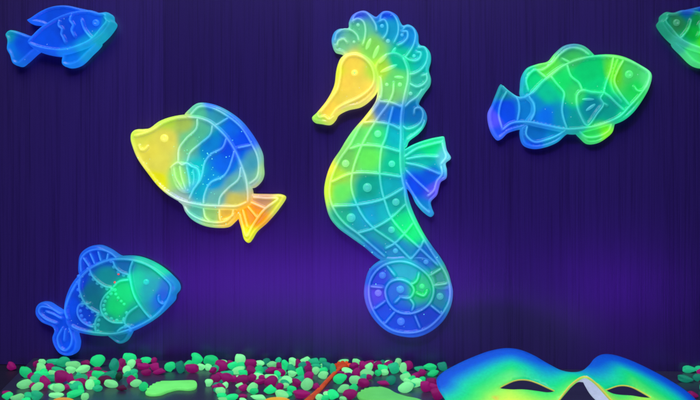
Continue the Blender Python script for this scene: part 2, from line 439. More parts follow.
sh.slab('mane', [(342, 54), (335, 51.6), (332, 45), (331.4, 39), (334, 32), (339, 28.6), (348, 27.6), (348.6, 22), (352, 15), (358, 11.4), (365, 10.4), (373, 15), (376, 16.5), (378.5, 14.5), (383, 11), (390, 11), (397, 15),
                 (400.6, 22), (403, 25), (408, 24), (414, 27), (418, 34), (419, 43), (421, 45), (425, 46), (430, 52), (431, 60), (429, 68), (429, 71), (431, 79), (430, 85), (425, 92), (420, 100), (419, 104), (424, 109), (427, 117), (425, 125), (419, 133), (409, 141), (406, 147),
                 (400, 148), (396, 125), (392, 105), (384, 90), (376, 75), (366, 66), (350, 62)], .0070, bevel=3.2)
sh.slab('dorsal_fin', [(402, 152), (408, 147), (416, 143), (428, 139), (438, 136.8), (444, 136.4), (445, 140), (447, 150), (451, 158), (446, 163), (447, 170), (446.4, 178), (441, 182), (439, 188), (437, 195), (431, 202), (432, 208), (434, 214), (431, 217), (424, 213), (416, 204), (411, 194), (406, 188), (400, 185)], .0060, bevel=2.6)
sh.slab('body', [(377, 95), (375, 102), (365, 116), (353, 130), (346, 140), (340, 150), (332, 162), (327, 174), (324, 190), (326, 206), (330, 218), (338, 228), (350, 237), (364, 247), (380, 259.6), (392, 261.4), (406, 261), (420, 267.4), (430, 277.4), (434, 288), (450.4, 288),
                 (447, 270), (442, 260), (432, 246), (424, 234), (414, 214), (409, 200), (406, 185), (405, 165), (405, 150), (404, 130), (405, 110), (409, 92), (411, 75), (407, 60), (396, 52), (382, 56), (374, 68), (378, 84)], .0092, bevel=4.2)
sh.slab('tail', [(369, 270), (376, 263), (386, 258), (404, 256), (424, 256), (440, 262), (447, 270), (451, 282), (453, 292), (451, 306), (444, 320), (432, 331), (418, 337), (404, 337), (388, 332), (376, 322), (368, 310), (364, 296), (365, 282)], .0086, bevel=4.0)
sh.slab('head', [(312, 118), (314, 122), (321, 123.6), (330, 124.4), (335, 120), (338, 115), (347, 110), (361, 106.4), (371, 99), (377, 91), (379, 80), (377, 69), (369, 58), (358, 52.5), (348, 53.5), (341, 58), (338, 64), (336, 72), (334, 86), (327, 100), (317, 112.5)], .0104, bevel=4.0)
R = sh.ridge
R([(322, 112), (330, 102), (338, 90), (341, 76), (342, 66), (348, 57.5), (356, 56), (364, 59), (371, 66), (374.5, 76), (373.5, 85), (367, 93), (358, 99), (345, 105), (337, 110), (332, 117)], 1.3, .0009, .22)
R([(318, 114), (320, 118), (325, 117), (330, 120), (335, 116)], 1.1, .0008, .22)
for p in ([(335, 41), (337, 34), (344, 29.6), (352, 31), (357.4, 36), (359, 41)], [(337, 46), (339, 41), (344, 39.6), (347.4, 43)],
          [(353, 22), (354, 17), (359, 13), (366, 13), (372, 19), (376, 26), (376.6, 31)], [(352, 22), (358, 19), (363.4, 22), (365.6, 29), (365, 38), (363, 45)],
          [(380, 21), (382, 14.4), (388, 12.4), (394, 16), (398, 24), (398, 34), (394, 43)], [(379, 22), (384, 20), (387.4, 25), (387, 33), (383.4, 39)],
          [(403, 30), (406, 26.8), (412, 27.8), (415.4, 34), (414, 44), (409, 53), (405, 58)], [(402, 32), (407, 32), (407.4, 38), (403, 43), (397.4, 45.6)],
          [(418, 48), (424, 47.6), (427.4, 54), (426, 63), (421, 70), (414, 74), (409, 74.6)], [(417, 52.4), (420.6, 53), (420, 58), (416, 61), (409, 60), (404.6, 57)],
          [(422, 76), (426, 75), (427, 80), (423, 85), (417, 87), (410, 84)], [(422, 90), (417, 97), (410, 102), (405, 107)],
          [(414, 114), (415, 109), (420, 108), (423, 113), (421, 122), (415, 127), (407, 129), (403, 126)], [(425, 120), (421.5, 128), (415, 134), (407, 140)]):
    R(p, 1.25, .0016, .42, name='mane_curl')
R([(403, 58), (407.4, 70), (408, 80), (405, 94), (402.6, 106), (401, 120), (401, 138), (400.4, 150), (401, 170), (403, 182), (405, 190), (406, 202), (412, 218), (422, 236), (432, 252), (440, 264), (446, 274), (449.6, 286), (449, 300), (440, 316), (426, 328), (410, 332), (392, 329), (378, 317), (370, 300), (370, 282), (378, 269), (392, 262), (406, 261.6), (420, 268), (430, 278), (433.6, 290), (430, 302), (420, 310), (408, 313), (396, 310), (388, 301), (385.6, 290), (390, 282), (400, 279), (410, 283), (414, 290), (410, 297), (402, 297)], 1.5, .0019, .36, name='back_ridge')
R([(380, 96), (379, 103), (371, 114), (361, 126), (350, 146), (340, 160), (332, 178), (330, 190), (331, 200), (336, 212), (346, 224), (358, 233), (372, 245), (385, 256)], 1.5, .0018, .33, name='front_ridge')
for p in ([(379, 102), (391, 103), (403, 108)], [(363, 123), (373, 122.4), (391, 125), (401, 130)], [(350, 149), (362, 145.6), (382, 147), (400, 152)], [(332, 182), (352, 173.6), (380, 174), (401, 177)],
          [(333, 206), (356, 205), (384, 199), (404, 188)], [(358, 233), (374, 228), (391, 218), (406, 204)], [(386, 248), (395, 243), (405, 233), (413, 223)], [(411, 259), (420, 248), (424, 239)],
          [(394, 84), (393, 94), (388, 105), (380, 116), (372, 128), (362, 146), (353, 172), (352, 188), (357, 204), (364, 217), (374, 228), (385, 236), (395, 243), (404, 252), (411, 259)],
          [(393, 108), (389, 124), (386, 138), (382, 148), (380, 172), (382, 190), (386, 204), (391, 217), (404, 233), (420, 248), (438, 265)], [(381, 78), (382, 90), (381, 99)]):
    R(p, 1.45, .0018, .34)
for p in ([(419, 273), (417, 280), (412, 284)], [(427, 291), (424, 295), (417, 293)], [(395, 302), (400, 297)], [(410, 298), (413.6, 304), (412, 310)],
          [(387, 265), (395, 275)], [(371, 286), (383, 287)], [(375, 308), (385, 301)], [(385, 323), (395, 311)], [(420, 327), (415, 315)], [(441, 313), (431, 305)], [(447, 283), (433, 285)], [(441, 268), (430, 275)]):
    R(p, 1.35, .0016, .36)
for p in ([(404, 157), (416, 149), (432, 144), (442, 141.6)], [(406, 159), (422, 156.4), (438, 156.6)], [(406, 163), (420, 166), (440, 174)], [(406, 170), (416, 180), (429, 192)], [(406, 182), (412, 192), (421, 205), (430, 213)],
          [(442, 142), (444, 150), (446, 157), (441, 164)], [(441, 166), (442, 174), (437, 181), (434, 190), (428, 196)]):
    R(p, 1.5, .0015, .38, name='fin_ray')
for x, y, r in ((378, 134, 3.6), (346, 163.6, 3.8), (392, 164, 3.4), (367.6, 187.6, 4.6), (396, 202, 3.8), (351.4, 217.6, 4.6), (391.6, 229.6, 3.4), (395.6, 250.6, 2.7), (426, 261.6, 2.6),
                (382.6, 275, 3.6), (378.4, 292.6, 3.6), (400.4, 289, 3.9), (401, 321, 4), (440, 296, 3.6), (422, 286, 2.6)):
    sh.bump(x, y, r, r * .0005, .28, dimple=.12)
for x, y, r in ((387, 85, 1.8), (400, 85, 2.2), (410.6, 93.6, 2), (358, 25, 1.8), (382, 26, 2.1), (388, 41, 2.2), (402, 35, 1.8), (414, 56, 1.8), (354, 42, 1.5)):
    sh.bump(x, y, r, .0009, .28)
for (x0, y0), (x1, y1), w in (((371, 38), (366, 50), 2.0), ((379, 45), (373, 59), 2.1), ((388, 54), (379, 64), 2.0), ((398, 65), (380, 73), 2.2), ((394, 77.5), (404, 78), 1.6), ((396, 47), (391, 56), 1.8)):
    L2 = math.hypot(x1 - x0, y1 - y0) / 2
    sh.bump((x0 + x1) / 2, (y0 + y1) / 2, w, .0009, .2, elong=(math.atan2(y1 - y0, x1 - x0), L2 / w), name='teardrop_bump')
sh.bump(355, 73.6, 3.4, .0011, .12, 'eye', dimple=.75)
sh.bump(355, 73.6, 1.3, .0012, .1, 'pupil', tint=((120, 225, 130), .7))
sh.glitter([(364.5, 245.6), (386, 252), (372.5, 252), (369.3, 269.5), (376, 283.8), (424, 314), (441, 311), (424, 240), (431, 249), (437, 257), (446, 280)], .7)
sh.finish()

# ---- yellow-faced fish with blue waves
dye = [((150, 152), (224, 220, 106)), ((138, 140), (216, 220, 108)), ((168, 140), (218, 216, 108)), ((160, 165), (220, 220, 110)), ((185, 124), (162, 192, 100)), ((190, 140), (112, 192, 140)), ((201, 134), (92, 182, 148)), ((211, 145), (16, 132, 204)), ((196, 172), (64, 190, 196)), ((180, 176), (150, 215, 122)),
       ((224, 166), (28, 112, 224)), ((231, 150), (44, 92, 220)), ((214, 180), (48, 152, 214)), ((200, 192), (64, 170, 196)), ((236, 185), (104, 172, 168)), ((235, 200), (196, 192, 100)), ((218, 198), (110, 180, 170)), ((200, 111), (92, 182, 148)), ((216, 113), (70, 150, 172)), ((236, 126), (14, 110, 216)), ((246, 135), (60, 90, 225)), ((212, 104), (50, 100, 215)),
       ((256, 165), (72, 152, 180)), ((262, 168), (150, 200, 130)), ((195, 213), (104, 192, 170)), ((212, 216), (154, 204, 120)), ((225, 216), (226, 192, 88)), ((245, 215), (246, 172, 56)), ((267, 200), (190, 150, 112)), ((256, 216), (232, 156, 66)), ((249, 236), (216, 224, 66)), ((278, 204), (210, 220, 90)), ((183, 204), (160, 190, 180)), ((157, 180), (222, 226, 66)), ((134, 138), (180, 222, 84)), ((170, 118), (176, 216, 88))]
fa = Creature('gel_fish', 'gel fish with yellow face, wavy blue stripes and an orange tail beside the seahorse', 'fish', dye, (248, 243), GRP, fade=22)
fa.slab('dorsal_fin', [(184, 116), (190, 108), (197, 103), (204, 102.4), (216, 105), (228, 111), (240, 120), (250, 132), (258, 145), (262, 155), (262.6, 165), (263, 175), (260, 182), (252, 188), (243, 182), (232, 160), (218, 138), (200, 124)], .0072, 3.4)
fa.slab('tail', [(246, 192), (253, 193.5), (270, 194), (281, 194.4), (285, 197), (278, 209), (266, 223), (256, 232), (251, 240), (248, 243), (244, 240), (241, 229), (238, 218), (236, 205)], .0068, 3.0)
fa.slab('belly_fin', [(178, 201), (182, 205), (185, 212), (192, 220), (204, 226), (218, 228), (228, 227), (234, 222), (239, 216), (242, 204), (220, 198), (198, 196)], .0070, 3.2)
fa.slab('body', [(131, 139), (132, 133), (136, 129.6), (144, 129), (150, 128), (160, 121), (172, 116.6), (187, 114.4), (202, 116), (213, 121), (224, 130), (234, 143), (241, 158), (247, 176), (252, 192), (252, 203), (244, 209), (224, 210), (204, 209), (185, 204), (178, 201), (168, 195), (158, 186), (150, 176), (138, 159), (133, 147)], .0098, 4.4)
fa.slab('pectoral_fin', [(173, 167), (180, 162), (189, 163), (197, 167), (201, 174), (199.5, 183), (196, 189), (188, 193), (180, 190), (175, 181)], .0108, 2.2, side=.82, sag=.0004)
R = fa.ridge
R([(189, 117.6), (200, 118.6), (210, 122), (218, 128), (227, 137), (235, 149), (241, 162), (247, 180), (249, 193), (249, 202)], 1.4, .0014, .45)
R([(191, 115), (200, 107), (212, 108), (229, 117), (242, 128), (252, 144), (258, 157), (259, 171), (257, 178), (250, 184)], 1.4, .0013, .42)
R([(229, 118), (216, 126)], 1.4, .0013, .42); R([(252, 145), (238, 148)], 1.4, .0013, .5)
R([(137, 136), (145, 134), (155, 130), (166, 123), (178, 119), (189, 118)], 1.3, .0008, .15)
for p in ([(199, 119), (198, 129), (188, 139), (181, 149), (180, 162)], [(214, 126), (212, 135), (202, 144), (192, 153), (189, 162)],
          [(228, 138), (224, 148), (212, 155), (206, 164), (204, 174), (202, 180), (195, 190), (191, 199)], [(236, 150), (233, 161), (229, 171), (224, 177), (212, 183), (206, 195), (205, 204)],
          [(242, 167), (240, 179), (230, 188), (222, 197), (220, 206)]):
    R(p, 1.3, .0015, .44, name='wave_ridge')
R([(160, 185), (170, 193), (182, 200), (204, 205), (224, 206), (238, 206), (248, 202)], 1.4, .0014, .48)
R([(204, 208), (206, 217), (211, 222)], 1.2, .0012, .4, name='fin_ray'); R([(220, 209), (220, 215), (221, 221)], 1.2, .0012, .4, name='fin_ray'); R([(234, 209), (232, 216), (224, 220)], 1.2, .0012, .4, name='fin_ray')
R([(185, 206), (190, 213), (200, 219), (214, 222.4), (226, 221), (235, 213)], 1.2, .0010, .4)
for p in ([(251, 202), (265, 208)], [(248, 206), (258, 218)], [(243, 209), (248, 227)]): R(p, 1.6, .0014, .45, name='fin_ray')
R([(253, 197), (266, 198), (278, 198.5), (264, 210), (252, 227), (247, 236), (243, 225), (240, 213)], 1.5, .0013, .5)
for p in ([(176, 168), (178, 178), (185, 190)], [(182, 167), (184, 178), (188, 190)], [(189, 167), (191, 177), (192, 188)], [(195, 171), (196, 178), (195, 186)]): R(p, 1.1, .0008, .3, name='fin_ray')
R([(172.5, 168), (176, 165), (180, 162.6), (184, 165), (189, 163.6), (194, 167), (199, 169), (201, 175), (199, 184), (194, 190)], 1.2, .0008, .42)
fa.bump(165.6, 138.6, 4.2, .0012, .08, 'eye', dimple=.4)
R([(141, 146), (143, 150), (147, 149.4), (149, 147)], 1.0, .0007, .1, name='mouth')
gp = [(random.gauss(208, 18), random.gauss(165, 20)) for _ in range(46)] + [(random.uniform(195, 250), random.uniform(205, 225)) for _ in range(10)] + [(148, 163.5), (140, 158), (157.5, 182)]
fa.glitter([g for g in gp if fa.height(np.array([g]), False)[0] > .0065], .62)
fa.finish()

# ---- green clown fish
dye = [((636, 88), (60, 202, 98)), ((628, 75), (80, 200, 110)), ((615, 75), (104, 208, 66)), ((590, 75), (6, 198, 118)), ((597, 86), (16, 205, 130)), ((560, 80), (64, 214, 116)), ((575, 96), (74, 206, 118)), ((545, 94), (18, 192, 150)), ((545, 116), (6, 118, 226)), ((535, 104), (10, 140, 200)), ((560, 116), (20, 142, 180)), ((505, 110), (8, 78, 220)), ((492, 120), (100, 100, 240)), ((497, 135), (70, 80, 235)), ((503, 90), (40, 130, 150)),
       ((527, 108), (10, 122, 195)), ((535, 135), (20, 112, 184)), ((534, 147), (14, 96, 228)), ((590, 107), (15, 130, 152)), ((610, 112), (20, 150, 140)), ((575, 120), (30, 150, 150)), ((595, 137), (70, 206, 108)), ((607, 136), (124, 232, 70)), ((572, 54), (72, 182, 98)), ((570, 45), (60, 120, 160)), ((548, 68), (104, 214, 96)), ((530, 80), (30, 208, 128)), ((521, 80), (60, 150, 190)), ((622, 118), (60, 200, 140)), ((646, 82), (96, 214, 136)), ((553, 144), (60, 150, 200))]
fb = Creature('gel_fish', 'green gel clown fish with a blue tail and wavy body bands on the wall', 'fish', dye, (540, 148), GRP, fade=22, pale=(150, 238, 215))
fb.slab('dorsal_fin', [(521, 96), (520.6, 86), (522, 76), (527, 68), (538, 63.6), (548, 61), (555, 53), (564, 45.6), (574, 43.4), (584, 45.6), (592, 52), (596, 58), (585, 66), (562, 76), (545, 90), (530, 100)], .0072, 3.4)
fb.slab('belly_fin', [(521, 128), (520.6, 137), (524, 145), (534, 148.6), (546, 147), (558, 142), (566, 135), (572, 131), (566, 125), (540, 122), (528, 122)], .0068, 3.2)
fb.slab('belly_fin', [(576, 131), (582, 139), (588, 143.6), (598, 143), (608, 137), (613, 132), (615, 125), (617, 120), (606, 118), (588, 124)], .0068, 3.2)
fb.slab('tail', [(501, 84), (505, 88), (510, 92), (518, 97), (528, 96), (536, 104), (537, 114), (531, 124), (522, 128.6), (516, 130), (508, 133), (502, 138.6), (498, 140), (493, 135), (489, 125), (488, 113), (492, 104), (496, 94)], .0070, 3.4)
fb.slab('body', [(524, 97), (532, 91), (540, 82), (549, 74.6), (562, 65), (576, 59), (592, 55.4), (610, 54.4), (624, 57), (640, 65), (649.6, 71.6), (651.6, 76), (649, 88), (640, 104), (632, 114), (622, 121.4), (607, 126), (590, 131), (574, 134), (560, 132), (545, 129), (532, 126), (524, 123), (530, 112), (530, 104)], .0098, 4.2)
fb.slab('pectoral_fin', [(575, 95), (581, 90.6), (590, 92.5), (602, 93.6), (600, 99), (602, 105), (596, 114), (586, 126), (578, 115), (575, 105)], .0106, 2.4, side=.84, sag=.0009)
R = fb.ridge
R([(502, 85.5), (510, 92.6), (519, 97.5), (527, 96.6), (538, 86), (549, 76), (562, 67), (576, 61), (592, 57.6), (610, 57.4), (624, 60.4), (638, 67), (647.4, 74), (646, 84), (638, 96), (628, 107), (618, 117), (600, 125), (586, 128), (566, 129.6), (546, 126), (529, 122.6), (518, 122), (510, 124), (502, 130)], 1.5, .0016, .38, name='outline_ridge')
for p in ([(507, 91), (501, 102), (498.6, 115), (502, 129)], [(511, 93), (517, 99), (519, 109), (517, 121)], [(528, 97), (533, 105), (533.6, 113), (529.4, 122)],
          [(549, 76), (556, 85), (563, 94), (562, 102), (561, 111), (563, 121), (566, 129)], [(566, 66), (570, 77), (578, 84), (581, 91)],
          [(612, 58), (609, 72), (604, 86), (603, 93), (608, 97), (616, 105), (623, 111)], [(622, 61), (616, 72), (613, 82), (618, 93), (628, 106)],
          [(536, 70), (546, 78)], [(562, 59), (569, 62.4)]):
    R(p, 1.45, .0017, .38)
R([(616.5, 60), (612, 72), (609.6, 83), (612, 92), (620, 102)], .9, .0008, .2)
R([(528, 91), (526, 80), (533, 71), (542, 70), (552, 63), (560, 54.4), (570, 48.4), (580, 49.4), (589, 55)], 1.4, .0014, .4)
R([(527, 126), (526, 135), (534, 142), (546, 140), (558, 135), (565, 130)], 1.4, .0014, .4)
R([(578, 131), (586, 137), (598, 136.4), (608, 131), (611, 124)], 1.4, .0012, .35)
R([(602, 94), (590, 92.6), (581, 91), (576, 95.6), (575.6, 105), (578.6, 115), (586, 126), (596, 114), (602, 105), (599, 99), (602, 94)], 1.3, .0011, .38)
R([(601, 103), (606, 106)], 1.0, .001, .38)
fb.bump(587, 100, 1.4, .0010, .3, 'fin_ray', elong=(0, 4.6)); fb.bump(589.6, 108, 1.7, .0010, .34, 'fin_ray', elong=(-.62, 3.6))
fb.bump(628, 75, 4.2, .0013, .1, 'eye', dimple=.45)
R([(633, 87.6), (635, 90.6), (638, 91.8), (641.5, 91)], 1.0, .0009, .45, name='mouth')
fb.finish()

# ---- scaly blue-green fish
dye = [((150, 286), (8, 172, 172)), ((139, 281), (20, 206, 160)), ((165, 296), (8, 108, 205)), ((172, 284), (20, 122, 192)), ((126, 290), (20, 220, 128)), ((119, 305), (8, 205, 118)), ((135, 316), (15, 150, 140)), ((110, 275), (30, 138, 142)), ((91, 290), (34, 104, 130)), ((96, 300), (36, 112, 128)), ((86, 315), (4, 70, 195)), ((106, 325), (24, 128, 130)),
       ((70, 308), (44, 52, 228)), ((66, 350), (8, 56, 228)), ((62, 335), (30, 56, 215)), ((42, 312), (50, 52, 208)), ((90, 257), (34, 72, 205)), ((110, 257), (44, 92, 190)), ((150, 262), (20, 172, 150)), ((140, 329), (8, 102, 205)), ((119, 341), (40, 112, 140)), ((125, 266), (20, 108, 165)), ((80, 284), (50, 64, 215)), ((160, 268), (24, 190, 150))]
fc = Creature('gel_fish', 'scaly blue gel fish with a glowing green middle and beaded scales above the pebbles', 'fish', dye, (69, 356), GRP, fade=22, pale=(110, 190, 240))
fc.slab('dorsal_fin', [(79, 275), (78, 264), (80, 254), (87, 247.6), (98, 245), (109, 249), (118, 255), (124, 258), (118, 266), (100, 272), (86, 282)], .0072, 3.4)
fc.slab('belly_fin', [(106, 334), (112, 340), (119, 344), (125, 342), (130, 335), (132, 328), (118, 326), (108, 328)], .0060, 2.6)
fc.slab('tail', [(70, 308), (63, 311), (57, 308), (47.6, 302.5), (40, 302.6), (36, 307), (35.6, 314.5), (41, 322), (52.5, 327.5), (54, 331), (52, 338), (54, 346), (60, 354), (69, 356), (76, 352), (78.4, 343), (77, 332), (84, 326), (84, 312)], .0072, 3.2)
fc.slab('body', [(66, 316), (65, 305), (70, 288), (78, 276), (90, 266), (105, 259), (122, 256), (136, 256.4), (150, 261), (162, 268), (171, 275.6), (178, 284), (178.6, 290), (175, 295), (174, 300), (168, 307), (156, 318), (142, 327), (128, 333), (107, 336), (90, 334.6), (76, 331), (68, 325)], .0098, 4.2)
R = fc.ridge
R([(70, 318), (67.5, 310), (71, 298), (78, 284), (90, 270), (102, 263), (116, 259), (136, 260), (152, 266), (166, 277), (172.5, 285), (172, 292), (168, 302), (160, 312), (148, 321), (130, 329), (116, 332.6), (98, 331.6), (82, 328.6), (74, 325)], 1.5, .0016, .38, name='outline_ridge')
R([(135, 260), (132, 270), (133, 282), (137, 296), (146, 310), (154, 319)], 1.4, .0016, .4, name='gill_ridge')
for p in ([(84, 257), (91, 267)], [(91, 253), (96, 264)], [(99, 251), (102, 261)], [(109, 253), (108, 260)]): R(p, 1.3, .0013, .45, name='fin_ray')
R([(82, 272), (82, 259), (88, 252), (99, 249), (110, 252), (118, 258)], 1.3, .0012, .35)
scales = ([(115, 260), (118, 267), (124, 272), (132, 274.4)], [(92, 268), (94, 274), (100, 281), (108, 286), (115, 287)], [(115, 287), (121, 281), (131, 279)],
          [(83, 276), (81.6, 286), (85, 298), (92, 307), (102, 313)], [(115, 288), (106, 297), (103, 306), (106, 315), (114, 321), (126, 322)],
          [(92, 303), (82, 304), (80, 312), (84, 320), (92, 325), (97, 326)], [(102, 313), (98, 320), (98, 331)], [(140, 305), (130, 313), (127, 322), (134, 328)], [(119, 331), (124, 327), (133, 325)])
for p in scales: R(p, 1.3, .0015, .42, name='scale_ridge')
def beads(path, side, k, r=1.9, skip=0.0):
    C = catmull(path, False, .5); s = np.concatenate([[0], np.cumsum(np.linalg.norm(np.diff(C, axis=0), axis=1))])
    for q in np.linspace(skip, s[-1] * .97, k):
        i = min(int(np.searchsorted(s, q)), len(C) - 2); t = C[i + 1] - C[i]; t /= np.linalg.norm(t)
        x, y = C[i] + side * 1.9 * np.array([-t[1], t[0]]); fc.bump(x, y, r, .0013, .26, 'bead')
beads(scales[0], 1, 5); beads(scales[1], 1, 7); beads(scales[3], 1, 8); beads(scales[4][:4], -1, 7); beads(scales[4][3:], -1, 4); beads(scales[5][1:], -1, 6); beads(scales[6], -1, 4)
beads([(116, 289), (118, 295), (123, 301), (126, 304)], 0, 5, 1.4); beads(scales[7][1:], 1, 4)
R([(62, 314), (52, 308), (42, 306.5), (40, 311), (46, 318), (57, 323)], 1.3, .0013, .3); R([(47, 311), (55, 314), (62, 318)], 1.1, .0010, .3)
R([(63, 328), (58.5, 338), (61, 347), (66, 350), (71, 346), (73, 337), (70, 327)], 1.3, .0013, .3)
R([(66, 330), (65, 340)], 1.0, .0009, .25)
fc.bump(147.6, 281.6, 3.0, .0013, .22, 'eye', dimple=.2)
R([(160, 296), (161, 300.6), (165, 303), (168.4, 300)], 1.2, .0011, .3, name='mouth')
for x, y in ((120, 273.6), (116.4, 282)):
    fc.bump(x, y, 1.2, .0008, .0, 'red_speck', tint=((235, 60, 60), .95))
fc.finish()

# ---- two wavy-striped fish out of the same mould
def striped_fish(label, dye, flip, pale):
    fx = (lambda p: [(773 - x, y) for x, y in p]) if flip else (lambda p: p)
    f = Creature('gel_fish', label, 'fish', dye, fx([(68, 67)])[0], GRP, fade=22, pale=pale)
    f.slab('dorsal_fin', fx([(94, 13), (79, 8), (66, 5.6), (52.5, 7), (41, 12), (32, 18), (28, 20.5), (31, 23.6), (40, 25), (46, 27), (52, 32), (70, 26), (90, 20)]), .0095, 3.2)
    f.slab('tail', fx([(46, 46), (36, 53), (26, 62), (20, 66), (14, 64), (11, 56), (8, 50), (8.4, 41), (6.6, 35), (11, 30.4), (22.5, 33), (31, 36), (40, 36)]), .0095, 3.4)
    f.slab('pectoral_fin', fx([(64.7, 54), (63, 64.7), (68.4, 67.4), (79, 65), (90, 55), (100, 43), (92, 38), (74, 45)]), .0095, 3.2)
    f.slab('body', fx([(30, 43), (38, 33), (47, 26), (64, 16.5), (81, 11.6), (93, 11), (101, 13.4), (109, 13), (112, 16), (112.6, 20), (115, 24), (110.6, 32), (101, 42), (92, 48), (82, 52), (66, 56), (49, 54.6), (36, 50)]), .0125, 4.2)
    R = f.ridge
    R(fx([(32, 44), (47, 28), (64, 18.4), (81, 13.6), (93, 13), (101, 16), (108, 16.6), (109, 20)]), 1.2, .0007, .2)
    R(fx([(32, 44), (38, 47), (49, 50), (66, 51.6), (82, 47.6), (95, 41), (104, 31), (110, 23), (108, 19)]), 1.2, .0007, .25)
    for p in ([(63, 23.4), (63, 28), (66, 31), (65.4, 36), (67, 39), (69, 44)], [(75, 18), (74, 22.5), (77, 27), (75.6, 32), (78, 38)]): R(fx(p), 1.5, .0013, .3, name='wave_ridge')
    R(fx([(85, 22), (88, 31), (95, 40)]), 1.1, .0010, .3, name='gill_ridge')
    f.bump(*fx([(99, 24.4)])[0], 3.6, .0016, .2, 'eye', dimple=.5)
    f.finish()
    return f
dye = [((70, 32), (6, 82, 205)), ((98, 24), (8, 96, 225)), ((55, 16), (56, 78, 212)), ((40, 16), (40, 88, 232)), ((22, 45), (34, 88, 215)), ((12, 50), (20, 120, 225)), ((8, 38), (30, 140, 170)), ((70, 60), (12, 124, 235)), ((90, 50), (20, 150, 215)), ((50, 44), (8, 82, 230)), ((112, 26), (44, 148, 185)), ((104, 40), (50, 160, 190)), ((45, 52), (30, 70, 230)), ((78, 28), (36, 72, 226))]
striped_fish('small plain blue gel fish with two short wavy stripes, high on the wall', dye, False, (90, 190, 245))
dye = [((675, 25), (44, 116, 76)), ((690, 36), (28, 165, 70)), ((702, 45), (84, 218, 66)), ((686, 11), (22, 74, 170)), ((704, 9), (16, 60, 180)), ((690, 52), (84, 214, 128)), ((662, 28), (36, 132, 104)), ((680, 46), (60, 160, 140)), ((695, 20), (30, 130, 70)), ((730, 35), (40, 190, 90)), ((755, 45), (40, 120, 190))]
striped_fish('dark green gel fish with a blue back, above and beyond the clown fish', dye, True, (130, 190, 215))

# ------------------------------------------------------------------ carnival mask lying face up on the floor
M_MASK, nt, b, N, L = nodes_of('airbrushed_fluorescent_mask')
at0 = N('ShaderNodeAttribute'); at0.attribute_name = 'dye'
tc0 = N('ShaderNodeTexCoord'); n0 = N('ShaderNodeTexNoise'); n0.inputs['Scale'].default_value = 620; n0.inputs['Detail'].default_value = 6
L(tc0.outputs['Object'], n0.inputs['Vector']); r0_ = N('ShaderNodeMapRange'); r0_.inputs[1].default_value = .3; r0_.inputs[2].default_value = .7; r0_.inputs[3].default_value = .93; r0_.inputs[4].default_value = 1.05
L(n0.outputs['Fac'], r0_.inputs[0])
at = N('ShaderNodeMix'); at.data_type = 'RGBA'; at.blend_type = 'MULTIPLY'; at.inputs[0].default_value = 1
L(at0.outputs['Color'], at.inputs[6]); L(r0_.outputs[0], at.inputs[7])
bs = N('ShaderNodeMix'); bs.data_type = 'RGBA'; bs.blend_type = 'MULTIPLY'; bs.inputs[0].default_value = 1
bs.inputs[7].default_value = (.9, .9, .5, 1); L(at.outputs[2], bs.inputs[6])
L(bs.outputs[2], b.inputs['Base Color']); L(at.outputs[2], b.inputs['Emission Color'])
b.inputs['Emission Strength'].default_value = .66; b.inputs['Roughness'].default_value = .45
tc = N('ShaderNodeTexCoord'); nz = N('ShaderNodeTexNoise'); nz.inputs['Scale'].default_value = 900
L(tc.outputs['Object'], nz.inputs['Vector'])
bp = N('ShaderNodeBump'); bp.inputs['Strength'].default_value = .15; bp.inputs['Distance'].default_value = .0004
L(nz.outputs['Fac'], bp.inputs['Height']); L(bp.outputs['Normal'], b.inputs['Normal'])
M_MASK_IN = glow_material('white_mask_inside', (200, 218, 242), .85, .6, .08, 260)
M_MASK_RIM = glow_material('yellow_mask_edge', (222, 226, 96), .5, .5, .08, 90)

half = [(0, 1.15), (.6, 1.28), (1.2, 1.85), (1.8, 2.65), (2.5, 3.25), (3.2, 3.43), (4.1, 3.25), (5.2, 2.75), (6.3, 2.15), (7.1, 1.62), (7.5, 1.15), (7.52, .5), (7.3, -.3), (6.95, -1.5), (6.5, -2.7), (5.6, -3.75), (4.5, -4.2), (3.4, -3.9), (2.5, -3.0), (1.9, -2.1), (1.45, -1.55), (.9, -1.12), (.4, -.92)]
out = half + [(-x, y) for x, y in half[:0:-1]] 
out = [(x, (-2 + (y + 2) * (.6 if x > 0 else 1.12)) if y < -2 else y) for x, y in out]      # the right cheek is pressed flatter on the floor
out = [(x, y - .30 * x * max(0, 1 - abs(x) / 2.2)) if y < 0 else (x, y) for x, y in out]      # the nose opening is cut a little askew
loop = catmull(out, True, .14)
eyeR = [(1.36, -.50), (1.8, -.02), (2.5, .36), (3.2, .42), (3.8, .22), (4.26, -.09), (3.7, -.26), (3.0, -.30), (2.2, -.46), (1.75, -.56)]
holes = [catmull(eyeR, True, .12), catmull([(-x, y) for x, y in eyeR][::-1], True, .12)]
gx, gy = np.meshgrid(np.arange(-7.7, 7.7, .2), np.arange(-4.4, 3.6, .18))
G = np.stack([gx.ravel(), gy.ravel()], 1); G[:, 0] += (np.round(G[:, 1] / .18).astype(int) % 2) * .1
G = G[inside(G, loop)]; G = G[seg_dist(G, loop) > .12]
for hl in holes: G = G[~inside(G, hl)]; G = G[seg_dist(G, hl) > .1]
allp = [Vector(p) for p in np.concatenate([loop] + holes + [G])]
edges = []; k = len(loop)
for hl in holes:
    edges += [(k + i, k + (i + 1) % len(hl)) for i in range(len(hl))]; k += len(hl)
ov, oe, of, _, _, _ = delaunay_2d_cdt(allp, edges, [list(range(len(loop)))], 1, 1e-5)
P = np.array([(v.x, v.y) for v in ov]); tri = np.array([f for f in of])
cen = P[tri].mean(1); keep = ~(inside(cen, holes[0]) | inside(cen, holes[1])); tri = tri[keep]
A_, B_ = P[:, 0], P[:, 1]
t = np.clip((1.1 - B_) / 2.0, 0, 1); hn = 1.55 * (.48 * t + .52 * t ** 3.6)
wn = (.70 + .38 * t) * np.where(A_ > 0, 1.35, .85)
Nz = hn * np.exp(-np.abs(A_ / wn) ** 1.9); XA = A_ - .12 * Nz
